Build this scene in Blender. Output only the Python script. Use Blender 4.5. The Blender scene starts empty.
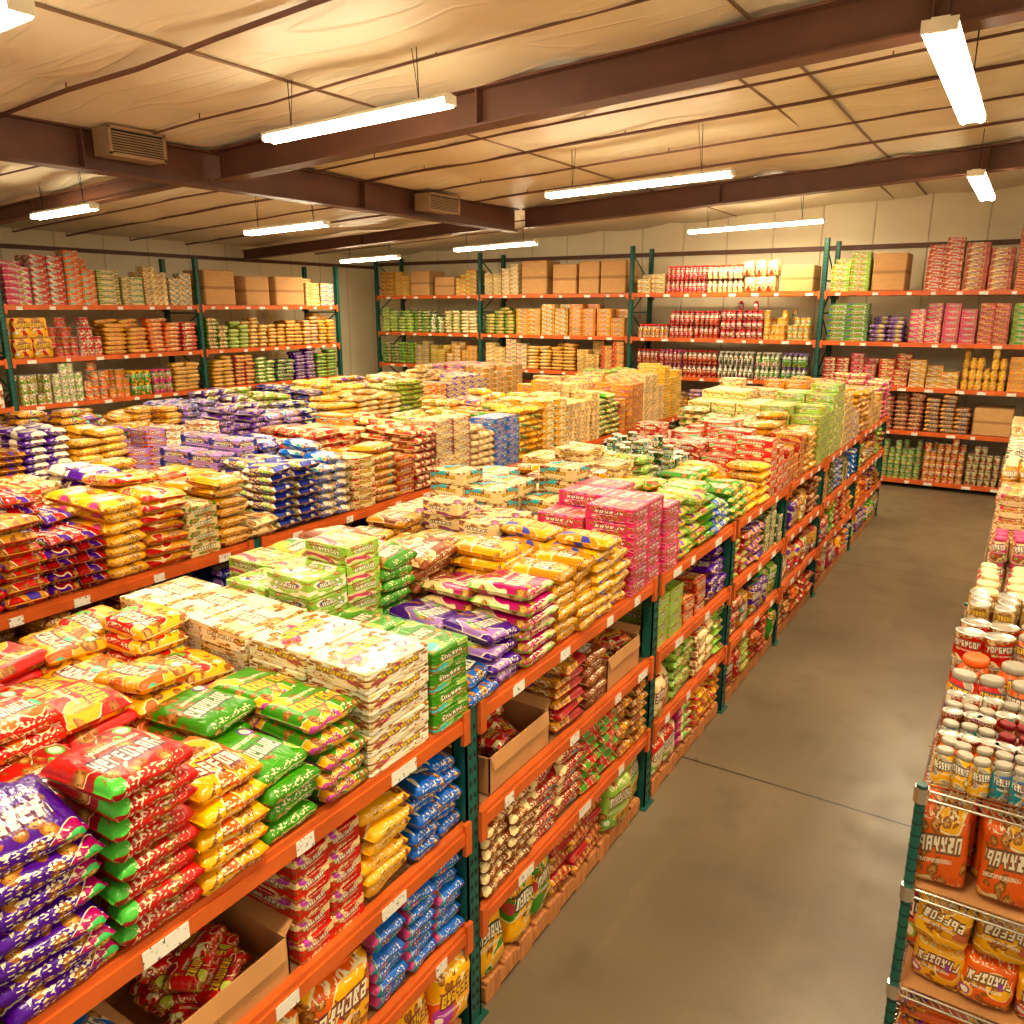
import bpy, math, random
import numpy as np
from mathutils import Vector, Matrix
random.seed(7); rng=np.random.default_rng(7)
scene=bpy.context.scene

# ------------------------------------------------------------ helpers
def lin(c):
    return tuple(((x/255)/12.92 if x/255<=.04045 else (((x/255)+.055)/1.055)**2.4) for x in c)
C={k:lin(v) for k,v in dict(
 purple=(80,28,146),red=(204,26,18),yellow=(250,184,12),green=(66,148,26),ltgreen=(156,196,84),blue=(16,104,205),
 white=(246,238,216),cream=(236,214,160),pink=(222,76,128),magenta=(176,26,104),orange=(236,104,22),gold=(216,154,52),
 brown=(134,70,36),dkgreen=(22,80,34),navy=(36,48,145),teal=(24,136,150),maroon=(130,20,24),dkred=(168,22,20),lilac=(170,130,205),
 silver=(170,162,146)).items()}

def nt(mat):
    mat.use_nodes=True
    t=mat.node_tree
    return t,t.nodes,t.links,t.nodes["Principled BSDF"]
def simple(name,rgb,rough=.5,metal=0.,noise=0.15,scale=6.,bump=0.0,stretch=(1,1,1)):
    m=bpy.data.materials.new(name);t,N,L,b=nt(m)
    tc=N.new("ShaderNodeTexCoord");mp=N.new("ShaderNodeMapping");mp.inputs["Scale"].default_value=stretch
    L.new(tc.outputs["Object"],mp.inputs[0])
    n=N.new("ShaderNodeTexNoise");n.inputs["Scale"].default_value=scale;n.inputs["Detail"].default_value=4
    L.new(mp.outputs[0],n.inputs["Vector"])
    r=N.new("ShaderNodeValToRGB")
    r.color_ramp.elements[0].position=.3;r.color_ramp.elements[1].position=.7
    r.color_ramp.elements[0].color=(*[c*(1-noise) for c in rgb],1)
    r.color_ramp.elements[1].color=(*[min(1,c*(1+noise)) for c in rgb],1)
    L.new(n.outputs[0],r.inputs[0]);L.new(r.outputs[0],b.inputs["Base Color"])
    b.inputs["Roughness"].default_value=rough;b.inputs["Metallic"].default_value=metal
    if bump:
        bp=N.new("ShaderNodeBump");bp.inputs["Strength"].default_value=bump;bp.inputs["Distance"].default_value=.02
        L.new(n.outputs[0],bp.inputs["Height"]);L.new(bp.outputs[0],b.inputs["Normal"])
    return m

class NB:
    def __init__(s,N,L): s.N=N;s.L=L
    def put(s,sock,v):
        if isinstance(v,(int,float)): sock.default_value=v
        else: s.L.new(v,sock)
    def m(s,op,a,b=0.,c=None):
        n=s.N.new("ShaderNodeMath");n.operation=op;s.put(n.inputs[0],a);s.put(n.inputs[1],b)
        if c is not None: s.put(n.inputs[2],c)
        return n.outputs[0]
    def comb(s,x,y,z):
        n=s.N.new("ShaderNodeCombineXYZ");s.put(n.inputs[0],x);s.put(n.inputs[1],y);s.put(n.inputs[2],z);return n.outputs[0]
    def noise(s,v,sc,det=1.):
        n=s.N.new("ShaderNodeTexNoise");n.inputs["Scale"].default_value=sc;n.inputs["Detail"].default_value=det
        s.L.new(v,n.inputs["Vector"]);return n.outputs[0]
    def mix(s,f,a,b):
        n=s.N.new("ShaderNodeMix");n.data_type='RGBA';s.put(n.inputs[0],f)
        for i,v in ((6,a),(7,b)):
            if isinstance(v,tuple): n.inputs[i].default_value=(*v,1)
            else: s.L.new(v,n.inputs[i])
        return n.outputs[2]
    def ss(s,v,a,b):
        n=s.N.new("ShaderNodeMapRange");n.interpolation_type='SMOOTHSTEP'
        s.put(n.inputs[0],v);n.inputs[1].default_value=a;n.inputs[2].default_value=b;return n.outputs[0]
    def lt(s,a,b): return s.m('LESS_THAN',a,b)
    def gt(s,a,b): return s.m('GREATER_THAN',a,b)
    def mul(s,*a):
        r=a[0]
        for x in a[1:]: r=s.m('MULTIPLY',r,x)
        return r
    def mx(s,*a):
        r=a[0]
        for x in a[1:]: r=s.m('MAXIMUM',r,x)
        return r

def print_material():
    m=bpy.data.materials.new("printed_packaging");t,N,L,b=nt(m);q=NB(N,L)
    uv=N.new("ShaderNodeUVMap");uv.uv_map="UVMap"
    sp=N.new("ShaderNodeSeparateXYZ");L.new(uv.outputs[0],sp.inputs[0]);u,v=sp.outputs[0],sp.outputs[1]
    def at(n):
        a=N.new("ShaderNodeAttribute");a.attribute_name=n;return a
    col=at("col").outputs["Color"];acc=at("acc").outputs["Color"];s=at("seed").outputs["Fac"]
    dsg=at("dsg").outputs["Fac"]
    d10=q.m('MULTIPLY',dsg,37.)
    fr=lambda k:q.m('FRACT',q.m('MULTIPLY',dsg,k))
    hsv=N.new("ShaderNodeCombineColor");hsv.mode='HSV';q.put(hsv.inputs[0],fr(7.3));hsv.inputs[1].default_value=.85;hsv.inputs[2].default_value=.55
    third=hsv.outputs[0]
    sw=q.noise(q.comb(u,v,d10),2.4,0.)
    base=q.mix(q.ss(sw,.575,.585),col,acc)
    base=q.mix(q.mul(q.ss(sw,.555,.56),q.m('SUBTRACT',1.,q.ss(sw,.575,.58))),base,(.92,.82,.5))
    base=q.mix(q.ss(sw,.70,.705),base,third)
    vo=N.new("ShaderNodeTexVoronoi");vo.inputs["Scale"].default_value=1.
    L.new(q.comb(q.m('MULTIPLY',u,7.),q.m('MULTIPLY',v,6.5),d10),vo.inputs["Vector"])
    pm=q.noise(q.comb(u,v,q.m('ADD',d10,9.)),2.6,0.)
    ck=q.mul(q.ss(vo.outputs["Distance"],.52,.48),q.ss(pm,.50,.53))
    fine=q.noise(q.comb(u,v,d10),34.,1.)
    ckc=q.mix(q.ss(vo.outputs["Distance"],.05,.45),(.80,.48,.15),(.34,.12,.03))
    ckc=q.mix(q.ss(fine,.58,.62),ckc,(.14,.04,.015))
    base=q.mix(ck,base,ckc)
    arc=q.m('ADD',v,q.m('MULTIPLY',q.m('SINE',q.m('MULTIPLY',u,3.14)),q.m('MULTIPLY',q.m('SUBTRACT',fr(11.),.6),.16)))
    arc=q.m('ADD',arc,q.m('MULTIPLY',q.m('SUBTRACT',u,.5),q.m('MULTIPLY',q.m('SUBTRACT',fr(17.),.5),.25)))
    def glyphs(vc,hh,u0,u1,ncell,sd,e):
        fy=q.m('DIVIDE',q.m('SUBTRACT',arc,vc-hh),2*hh)
        tu=q.m('DIVIDE',q.m('SUBTRACT',u,u0),u1-u0)
        x=q.m('ADD',q.m('MULTIPLY',tu,ncell),q.m('MULTIPLY',fy,.22))
        idc=q.m('FLOOR',x);fx=q.m('FRACT',x)
        wn=N.new("ShaderNodeTexWhiteNoise");wn.noise_dimensions='3D';L.new(q.comb(idc,q.m('FLOOR',q.m('MULTIPLY',dsg,997.)),sd),wn.inputs["Vector"])
        sc=N.new("ShaderNodeSeparateColor");L.new(wn.outputs["Color"],sc.inputs[0]);r1,r2,r3=sc.outputs
        full=q.gt(r3,.35)
        ls=q.mul(q.lt(q.m('ABSOLUTE',q.m('SUBTRACT',fx,.2)),.12+e),q.mx(full,q.gt(fy,.55-e)))
        diag=q.mul(q.m('SUBTRACT',1.,full),q.lt(q.m('ABSOLUTE',q.m('SUBTRACT',fx,q.m('ADD',.2,q.m('MULTIPLY',fy,.5)))),.14+e),q.gt(r1,.5))
        cs=q.mul(q.m('SUBTRACT',1.,full),q.lt(q.m('ABSOLUTE',q.m('SUBTRACT',fx,.45)),.12+e),q.lt(r1,.5))
        rs=q.mul(q.lt(q.m('ABSOLUTE',q.m('SUBTRACT',fx,.7)),.12+e),q.mx(q.mul(q.gt(fy,.5-e),q.gt(r1,.4)),q.mul(q.lt(fy,.5+e),q.gt(r2,.4))))
        inner=q.mul(q.lt(fx,.8+e),q.gt(fx,.1-e))
        top=q.mul(q.gt(fy,.8-e),q.gt(r2,.35));mid=q.mul(q.lt(q.m('ABSOLUTE',q.m('SUBTRACT',fy,.48)),.1+e),q.gt(q.m('FRACT',q.m('MULTIPLY',r2,7.)),.45));bot=q.mul(q.lt(fy,.2+e),q.lt(r1,.65))
        g=q.mx(ls,rs,cs,diag,q.mul(inner,q.mx(top,mid,bot)))
        box=q.mul(q.gt(tu,0.),q.lt(tu,1.),q.gt(fy,-e*1.2),q.lt(fy,1.+e*1.2))
        return q.m('MULTIPLY',g,box)
    nc=q.m('ADD',6.,q.m('FLOOR',q.m('MULTIPLY',fr(23.),4.)))
    dk=glyphs(.60,.10,.18,.84,nc,1.,.14);li=glyphs(.60,.10,.18,.84,nc,1.,0.)
    base=q.mix(dk,base,q.mix(.8,acc,(.02,.012,.06)))
    lc=q.mix(q.gt(fr(13.),.7),(.95,.88,.68),(.95,.62,.05))
    base=q.mix(li,base,lc)
    sm=glyphs(.38,.026,.3,.85,17,2.,0.);base=q.mix(sm,base,(.93,.86,.7))
    ev=q.m('SUBTRACT',.5,q.m('ABSOLUTE',q.m('SUBTRACT',v,.5)))
    g2=q.noise(q.comb(q.m('MULTIPLY',u,24.),q.m('MULTIPLY',ev,34.),d10),1.,1.)
    base=q.mix(q.mul(q.ss(q.m('ABSOLUTE',q.m('SUBTRACT',ev,.07)),.05,.04),q.ss(g2,.55,.58),q.gt(u,.15),q.lt(u,.85)),base,(.93,.82,.55))
    du=q.m('SUBTRACT',u,.82);dv=q.m('SUBTRACT',v,.26)
    rr=q.m('SQRT',q.m('ADD',q.m('MULTIPLY',du,du),q.m('MULTIPLY',dv,dv)))
    bad=q.mul(q.lt(rr,.085),q.gt(fr(5.),.4))
    base=q.mix(bad,base,third);base=q.mix(q.mul(q.lt(rr,.06),bad),base,(.95,.88,.68))
    hs=N.new("ShaderNodeHueSaturation");L.new(base,hs.inputs["Color"])
    L.new(q.m('ADD',.80,q.m('MULTIPLY',s,.28)),hs.inputs["Value"]);hs.inputs["Saturation"].default_value=1.08;L.new(hs.outputs[0],b.inputs["Base Color"])
    L.new(q.m('ADD',.24,q.m('MULTIPLY',dsg,.22)),b.inputs["Roughness"])
    wn=q.noise(q.comb(q.m('MULTIPLY',u,9.),q.m('MULTIPLY',v,7.),q.m('MULTIPLY',s,50.)),1.,2.)
    bp=N.new("ShaderNodeBump");bp.inputs["Strength"].default_value=.6;bp.inputs["Distance"].default_value=.010
    L.new(wn,bp.inputs["Height"]);L.new(bp.outputs[0],b.inputs["Normal"])
    return m
def cardboard_material():
    m=bpy.data.materials.new("cardboard");t,N,L,b=nt(m);q=NB(N,L)
    uv=N.new("ShaderNodeUVMap");uv.uv_map="UVMap"
    sp=N.new("ShaderNodeSeparateXYZ");L.new(uv.outputs[0],sp.inputs[0]);u,v=sp.outputs[0],sp.outputs[1]
    a=N.new("ShaderNodeAttribute");a.attribute_name="seed"
    n=q.noise(q.comb(u,q.m('MULTIPLY',v,6.),q.m('MULTIPLY',a.outputs["Fac"],30.)),4.,4.)
    c=q.mix(n,lin((180,132,80)),lin((216,170,112)))
    c=q.mix(q.ss(q.m('ABSOLUTE',q.m('SUBTRACT',v,.5)),.05,.045),c,lin((165,120,70)))
    L.new(c,b.inputs["Base Color"]);b.inputs["Roughness"].default_value=.8
    return m
def attr_material(name,attr,rough,metal=0.):
    m=bpy.data.materials.new(name);t,N,L,b=nt(m)
    a=N.new("ShaderNodeAttribute");a.attribute_name=attr
    L.new(a.outputs["Color"],b.inputs["Base Color"]);b.inputs["Roughness"].default_value=rough;b.inputs["Metallic"].default_value=metal
    return m
M_print=print_material();M_card=cardboard_material()
M_lidm=simple("tin_metal",(.66,.63,.56),.3,.7);M_lid=attr_material("plastic_lid","acc",.35)
M_green=simple("green_enamel",lin((20,92,80)),.42,0,.25,8)
M_orange=simple("orange_enamel",lin((208,98,34)),.4,0,.15,5)
M_slot=simple("slot_dark",(.01,.015,.012),.7)
M_deck=simple("deck_board",lin((150,110,70)),.8,0,.3,9,.1,(1,8,1))
M_wood=simple("pallet_wood",lin((190,124,68)),.75,0,.3,7,.2,(1,9,1))
M_steel=simple("galvanised_steel",(.55,.53,.48),.35,.7)
M_chrome=simple("chrome_wire",(.72,.7,.66),.2,.95,.05)
M_beam=simple("brown_steel",lin((104,64,44)),.5,0,.15,3)
M_pipe=simple("pipe_brown",lin((128,96,66)),.5,0,.15,4)
M_white=simple("white_enamel",lin((235,225,200)),.4)
def tag_material():
    m=bpy.data.materials.new("price_tag");t,N,L,b=nt(m);q=NB(N,L)
    tc=N.new("ShaderNodeTexCoord");n=N.new("ShaderNodeTexNoise");n.inputs["Scale"].default_value=1
    mp=N.new("ShaderNodeMapping");mp.inputs["Scale"].default_value=(90,90,60);L.new(tc.outputs["Object"],mp.inputs[0]);L.new(mp.outputs[0],n.inputs["Vector"])
    L.new(q.mix(q.ss(n.outputs[0],.62,.66),(.88,.85,.76),(.1,.08,.07)),b.inputs["Base Color"]);return m
M_tag=tag_material()

# ------------------------------------------------------------ generic mesh builder
class MB:
    def __init__(s): s.v=[];s.f=[];s.m=[]
    def box(s,x0,x1,y0,y1,z0,z1,mat=0):
        x0,x1=min(x0,x1),max(x0,x1);y0,y1=min(y0,y1),max(y0,y1);z0,z1=min(z0,z1),max(z0,z1)
        b=len(s.v)
        s.v+=[(x0,y0,z0),(x1,y0,z0),(x1,y1,z0),(x0,y1,z0),(x0,y0,z1),(x1,y0,z1),(x1,y1,z1),(x0,y1,z1)]
        for f in ((0,3,2,1),(4,5,6,7),(0,1,5,4),(1,2,6,5),(2,3,7,6),(3,0,4,7)):
            s.f.append(tuple(b+i for i in f));s.m.append(mat)
    def rod(s,p0,p1,r,n=6,mat=0):
        p0=Vector(p0);p1=Vector(p1);d=(p1-p0).normalized()
        a=d.orthogonal().normalized();c=d.cross(a);b=len(s.v)
        for p in (p0,p1):
            for i in range(n):
                t=2*math.pi*i/n;s.v.append(tuple(p+a*r*math.cos(t)+c*r*math.sin(t)))
        for i in range(n):
            j=(i+1)%n;s.f.append((b+i,b+j,b+n+j,b+n+i));s.m.append(mat)
        s.f.append(tuple(b+i for i in range(n))[::-1]);s.m.append(mat)
        s.f.append(tuple(b+n+i for i in range(n)));s.m.append(mat)
    def obj(s,name,mats,bevel=0,parent=None):
        me=bpy.data.meshes.new(name);me.from_pydata(s.v,[],s.f)
        for m in mats: me.materials.append(m)
        me.polygons.foreach_set("material_index",s.m);me.update()
        o=bpy.data.objects.new(name,me);scene.collection.objects.link(o)
        if parent: o.parent=parent
        if bevel:
            bm=o.modifiers.new("bevel",'BEVEL');bm.width=bevel;bm.segments=2;bm.limit_method='ANGLE'
        return o

# ------------------------------------------------------------ product templates
class T: pass
def finish(v,faces,uvs,mats,smooth):
    t=T();t.v=np.array(v,float);t.lv=np.array([i for f in faces for i in f],int)
    t.tot=np.array([len(f) for f in faces],int);t.uv=np.array([u for f in uvs for u in f],float)
    t.m=np.array(mats,int);t.sm=np.array(smooth,bool);return t
def t_pack(nr,fine,wr,upright=False):
    if fine: st=[-.5,-.485,-.475,-.455,-.41,-.3,-.15,0,.15,.3,.41,.455,.475,.485,.5];hh=[.03,.03,.12,.32,.44,.48,.5,.5,.5,.48,.44,.32,.12,.03,.03]
    else: st=[-.5,-.475,-.42,-.2,.2,.42,.475,.5];hh=[.05,.2,.43,.5,.5,.43,.2,.05]
    R=random.Random(wr)
    ring=[]
    for k in range(nr):
        th=2*math.pi*k/nr;c=math.cos(th);s_=math.sin(th)
        ring.append((math.copysign(abs(c)**.42,c),math.copysign(abs(s_)**.62,s_)))
    hf=nr//2
    al=[0.]
    for k in range(hf):
        (a0,b0),(a1,b1)=ring[k],ring[k+1]
        al.append(al[-1]+math.hypot((a1-a0)*.5,(b1-b0)*.17))
    al=[a/al[-1] for a in al]
    v=[];F=[];U=[];Mt=[];S=[]
    for si,(x,h) in enumerate(zip(st,hh)):
        w=.5-.012*(1-h*2)
        for k in range(nr):
            y=w*ring[k][0];z=h*ring[k][1]
            j=.015 if 2<si<len(st)-3 else .006
            v.append((x+R.uniform(-.005,.005),y+R.uniform(-j,j),.5+z+R.uniform(-j*3,j*3)))
    for i in range(len(st)-1):
        for k in range(nr):
            k2=(k+1)%nr;F.append((i*nr+k,(i+1)*nr+k,(i+1)*nr+k2,i*nr+k2)[::-1])
            kk=k%hf;va=al[kk];vb=al[kk+1];ua=st[i]+.5;ub=st[i+1]+.5
            U.append([(ua,va),(ub,va),(ub,vb),(ua,vb)][::-1]);Mt.append(0);S.append(True)
    F.append(tuple(range(nr)));U.append([(0,0)]*nr);Mt.append(0);S.append(False)
    b=(len(st)-1)*nr;F.append(tuple(b+k for k in range(nr))[::-1]);U.append([(0,0)]*nr);Mt.append(0);S.append(False)
    if upright:
        v=[(y,(z-.5),x+.5) for x,y,z in v]
        U=[[(1-b_,a_) for a_,b_ in q] for q in U]
    return finish(v,F,U,Mt,S)
def t_box():
    e=.03;v=[];F=[];U=[];idx={}
    for sx in (-1,1):
        for sy in (-1,1):
            for sz in (-1,1):
                for ax in range(3):
                    p=[sx*(.5-e),sy*(.5-e),sz*(.5-e)];p[ax]=(sx,sy,sz)[ax]*.5
                    idx[(sx,sy,sz,ax)]=len(v);v.append((p[0],p[1],p[2]+.5))
    def quad(keys,uv):
        f=[idx[k] for k in keys]
        P=[Vector(v[i]) for i in f];n=(P[1]-P[0]).cross(P[2]-P[0]);c=sum(P,Vector())/len(P)-Vector((0,0,.5))
        if n.dot(c)<0: f=f[::-1];uv=uv[::-1]
        F.append(tuple(f));U.append(uv)
    uv4=[(0,0),(1,0),(1,1),(0,1)]
    for s in (-1,1):
        quad([(s,-1,-1,0),(s,1,-1,0),(s,1,1,0),(s,-1,1,0)],uv4)
        quad([(-1,s,-1,1),(1,s,-1,1),(1,s,1,1),(-1,s,1,1)],uv4)
        quad([(-1,-1,s,2),(1,-1,s,2),(1,1,s,2),(-1,1,s,2)],uv4)
    for a in (-1,1):
        for b in (-1,1):
            quad([(a,b,-1,0),(a,b,1,0),(a,b,1,1),(a,b,-1,1)],[(0,0),(0,1),(0,1),(0,0)])
            quad([(a,-1,b,0),(a,1,b,0),(a,1,b,2),(a,-1,b,2)],[(0,1),(1,1),(1,1),(0,1)])
            quad([(-1,a,b,1),(1,a,b,1),(1,a,b,2),(-1,a,b,2)],[(0,1),(1,1),(1,1),(0,1)])
            for c in (-1,1): quad([(a,b,c,0),(a,b,c,1),(a,b,c,2)],[(0,0)]*3)
    return finish(v,F,U,[0]*len(F),[False]*len(F))
def t_rev(prof,seg,mats):
    v=[];F=[];U=[];Mt=[]
    for r,z in prof:
        for k in range(seg):
            th=2*math.pi*k/seg;v.append((r*math.cos(th),r*math.sin(th),z))
    for i in range(len(prof)-1):
        for k in range(seg):
            k2=(k+1)%seg;F.append((i*seg+k,i*seg+k2,(i+1)*seg+k2,(i+1)*seg+k))
            ua=2*k/seg%1.0;ub=ua+2/seg;za,zb=prof[i][1],prof[i+1][1]
            U.append([(ua,za),(ub,za),(ub,zb),(ua,zb)]);Mt.append(mats[i])
    b=(len(prof)-1)*seg;F.append(tuple(b+k for k in range(seg)));U.append([(0,0)]*seg);Mt.append(mats[-1])
    F.append(tuple(range(seg))[::-1]);U.append([(0,0)]*seg);Mt.append(1)
    return finish(v,F,U,Mt,[True]*len(F))
TPL=dict(
 packF=[t_pack(16,True,i) for i in range(5)],pack=[t_pack(10,False,10+i) for i in range(3)],
 bagF=[t_pack(16,True,20+i,True) for i in range(4)],bag=[t_pack(10,False,30+i,True) for i in range(3)],
 box=[t_box()],card=[t_box()],
 can=[t_rev([(.46,0),(.5,.015),(.49,.03),(.49,.95),(.5,.97),(.47,1.0),(.45,.975),(.2,.975)],16,[1,1,0,1,1,1,1,1])],
 jar=[t_rev([(.44,0),(.5,.05),(.5,.70),(.36,.84),(.34,.85),(.38,.86),(.38,.97),(.34,1.)],16,[0,0,0,0,2,2,2,2])],
 bottle=[t_rev([(.44,0),(.5,.04),(.5,.55),(.4,.68),(.2,.8),(.2,.86),(.24,.87),(.24,.98),(.2,1.)],12,[0,0,0,0,1,2,2,2,2])])
for k in TPL:
    for t in TPL[k]: t.sm[-2:]=False

MASS={}
def put(mass,kind,x,y,z,sx,sy,sz,rot,tx,ty,col,acc,dsg):
    MASS.setdefault(mass,{}).setdefault((kind,random.randrange(len(TPL[kind]))),[]).append((x,y,z,sx,sy,sz,rot,tx,ty,*col,*acc,random.random(),dsg))
def build_masses():
    for name,groups in MASS.items():
        V=[];LV=[];TOT=[];UV=[];MI=[];SM=[];CO=[];AC=[];SE=[];DS=[];off=0
        for (kind,ti),items in groups.items():
            t=TPL[kind][ti];A=np.array(items);n=len(A);nv=len(t.v)
            P=t.v[None]*A[:,None,3:6]
            r,tx,ty=A[:,6],A[:,7],A[:,8]
            x,y,z=P[...,0],P[...,1],P[...,2]
            y,z=y*np.cos(tx)[:,None]-z*np.sin(tx)[:,None],y*np.sin(tx)[:,None]+z*np.cos(tx)[:,None]
            x,z=x*np.cos(ty)[:,None]+z*np.sin(ty)[:,None],-x*np.sin(ty)[:,None]+z*np.cos(ty)[:,None]
            x,y=x*np.cos(r)[:,None]-y*np.sin(r)[:,None],x*np.sin(r)[:,None]+y*np.cos(r)[:,None]
            P=np.stack([x,y,z],-1)+A[:,None,0:3]
            V.append(P.reshape(-1,3))
            LV.append((t.lv[None]+(np.arange(n)*nv)[:,None]+off).ravel());off+=n*nv
            TOT.append(np.tile(t.tot,n));UV.append(np.tile(t.uv,(n,1)));MI.append(np.tile(t.m,n));SM.append(np.tile(t.sm,n))
            one=np.ones((n*nv,1))
            CO.append(np.hstack([np.repeat(A[:,9:12],nv,0),one]));AC.append(np.hstack([np.repeat(A[:,12:15],nv,0),one]))
            SE.append(np.repeat(A[:,15],nv));DS.append(np.repeat(A[:,16],nv))
        V=np.concatenate(V);LV=np.concatenate(LV);TOT=np.concatenate(TOT);UV=np.concatenate(UV)
        me=bpy.data.meshes.new(name);me.vertices.add(len(V));me.vertices.foreach_set("co",V.ravel().astype(np.float32))
        me.loops.add(len(LV));me.loops.foreach_set("vertex_index",LV.astype(np.int32))
        me.polygons.add(len(TOT));me.polygons.foreach_set("loop_start",np.concatenate([[0],np.cumsum(TOT)[:-1]]).astype(np.int32))
        me.polygons.foreach_set("material_index",np.concatenate(MI).astype(np.int32))
        me.update(calc_edges=True)
        me.polygons.foreach_set("use_smooth",np.concatenate(SM))
        u=me.uv_layers.new(name="UVMap");u.data.foreach_set("uv",UV.ravel().astype(np.float32))
        for an,ty_,dat in (("col",'FLOAT_COLOR',CO),("acc",'FLOAT_COLOR',AC)):
            a=me.attributes.new(an,ty_,'POINT');a.data.foreach_set("color",np.concatenate(dat).ravel().astype(np.float32))
        for an,dat in (("seed",SE),("dsg",DS)):
            a=me.attributes.new(an,'FLOAT','POINT');a.data.foreach_set("value",np.concatenate(dat).astype(np.float32))
        if "cardboard" in name: me.materials.append(M_card)
        else:
            for m in (M_print,M_lidm,M_lid): me.materials.append(m)
        me.update()
        o=bpy.data.objects.new(name.split("|")[0],me);scene.collection.objects.link(o)

NAMES=dict(pack="snack_packs",packF="snack_packs",bag="snack_bags",bagF="snack_bags",box="grocery_cartons",can="canned_goods",jar="glass_jars",bottle="sauce_bottles",card="cardboard_boxes")
DIM=dict(pack=(.20,.27,.064),packF=(.20,.28,.058),bag=(.2,.12,.27),bagF=(.2,.12,.27),box=(.2,.29,.08),can=(.085,.085,.12),jar=(.085,.085,.15),bottle=(.08,.08,.26),card=(.5,.4,.4),tray=(.34,.29,.075))
def fill(tag,kind,c,a,x0,x1,y0,y1,z,h,run='y',dims=None,deep=None,front=1,messy=1.,dsg=None,lengthwise=None,ragged=True):
    dr,dc,dz=dims or DIM[kind]
    if kind=='tray': kind='box'
    if isinstance(c,str): c=C[c]
    if isinstance(a,str): a=C[a]
    dsg=random.random() if dsg is None else dsg
    if lengthwise is None: lengthwise=random.random()<.6
    r0,r1,c0,c1=(y0,y1,x0,x1) if run=='y' else (x0,x1,y0,y1)
    nr=max(1,round((r1-r0)/dr));nc=max(1,round((c1-c0)/dc));pr=(r1-r0)/nr;pc=(c1-c0)/nc
    nl=max(1,round(h/dz))
    if kind=='card': nl=1;dz=h
    mass=NAMES[kind]+"|"+tag
    c_,a_=c,a
    for i in range(nr):
        for j in range(nc):
            jj=(nc-1-j) if front>0 else j
            if deep is not None and jj>=deep: continue
            n=nl
            if ragged and kind!='card' and nl>2: n+=random.choice([0,0,0,0,1,-1,-1,-2] if dr<.3 else [0])
            cr=r0+(i+.5)*pr;cc=c0+(j+.5)*pc
            jx=random.uniform(-.008,.008);lean=random.uniform(-.012,.012)
            colsw=random.random()<.05
            for k in range(n):
                soft=kind in('pack','packF','bag','bagF')
                w=messy*(1.2 if soft else .4)
                if k==n-1 and soft: w*=1.9
                c,a=(c_,a_) if not(colsw and soft and k>=n-2) else (a_,c_)
                px=cr+random.uniform(-.01,.01)*w+jx;pz=cc+random.uniform(-.012,.012)*w+jx+(lean*k*.35 if soft else 0)
                x,y=(pz,px) if run=='y' else (px,pz)
                rot=random.uniform(-.07,.07)*w;tx=random.uniform(-.04,.04)*w if soft else 0;ty=random.uniform(-.04,.04)*w if soft else 0
                sr,sc=pr*(1.0 if soft else .975),pc*(1.0 if soft else .975)
                sz=dz*(1.08 if kind in('pack','packF') else .985)
                if kind in('bag','bagF'):
                    tx=random.uniform(-.1,.1)
                    if run=='y': rot+=math.pi/2*front
                    put(mass,kind,x,y,z+k*dz,pr*.99,pc*1.1,sz,rot,tx,ty,c,a,dsg)
                elif kind in('pack','packF','box','card'):
                    if run=='y':
                        if lengthwise: put(mass,kind,x,y,z+k*dz,sr,sc,sz,rot+math.pi/2,tx,ty,c,a,dsg)
                        else: put(mass,kind,x,y,z+k*dz,sc,sr,sz,rot+(math.pi if random.random()<.15 else 0),tx,ty,c,a,dsg)
                    else:
                        if lengthwise: put(mass,kind,x,y,z+k*dz,sr,sc,sz,rot,tx,ty,c,a,dsg)
                        else: put(mass,kind,x,y,z+k*dz,sc,sr,sz,rot+math.pi/2,tx,ty,c,a,dsg)
                else:
                    put(mass,kind,x,y,z+k*dz,sr,sc,sz,random.uniform(-.6,.6),0,0,c,a,dsg)

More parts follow.
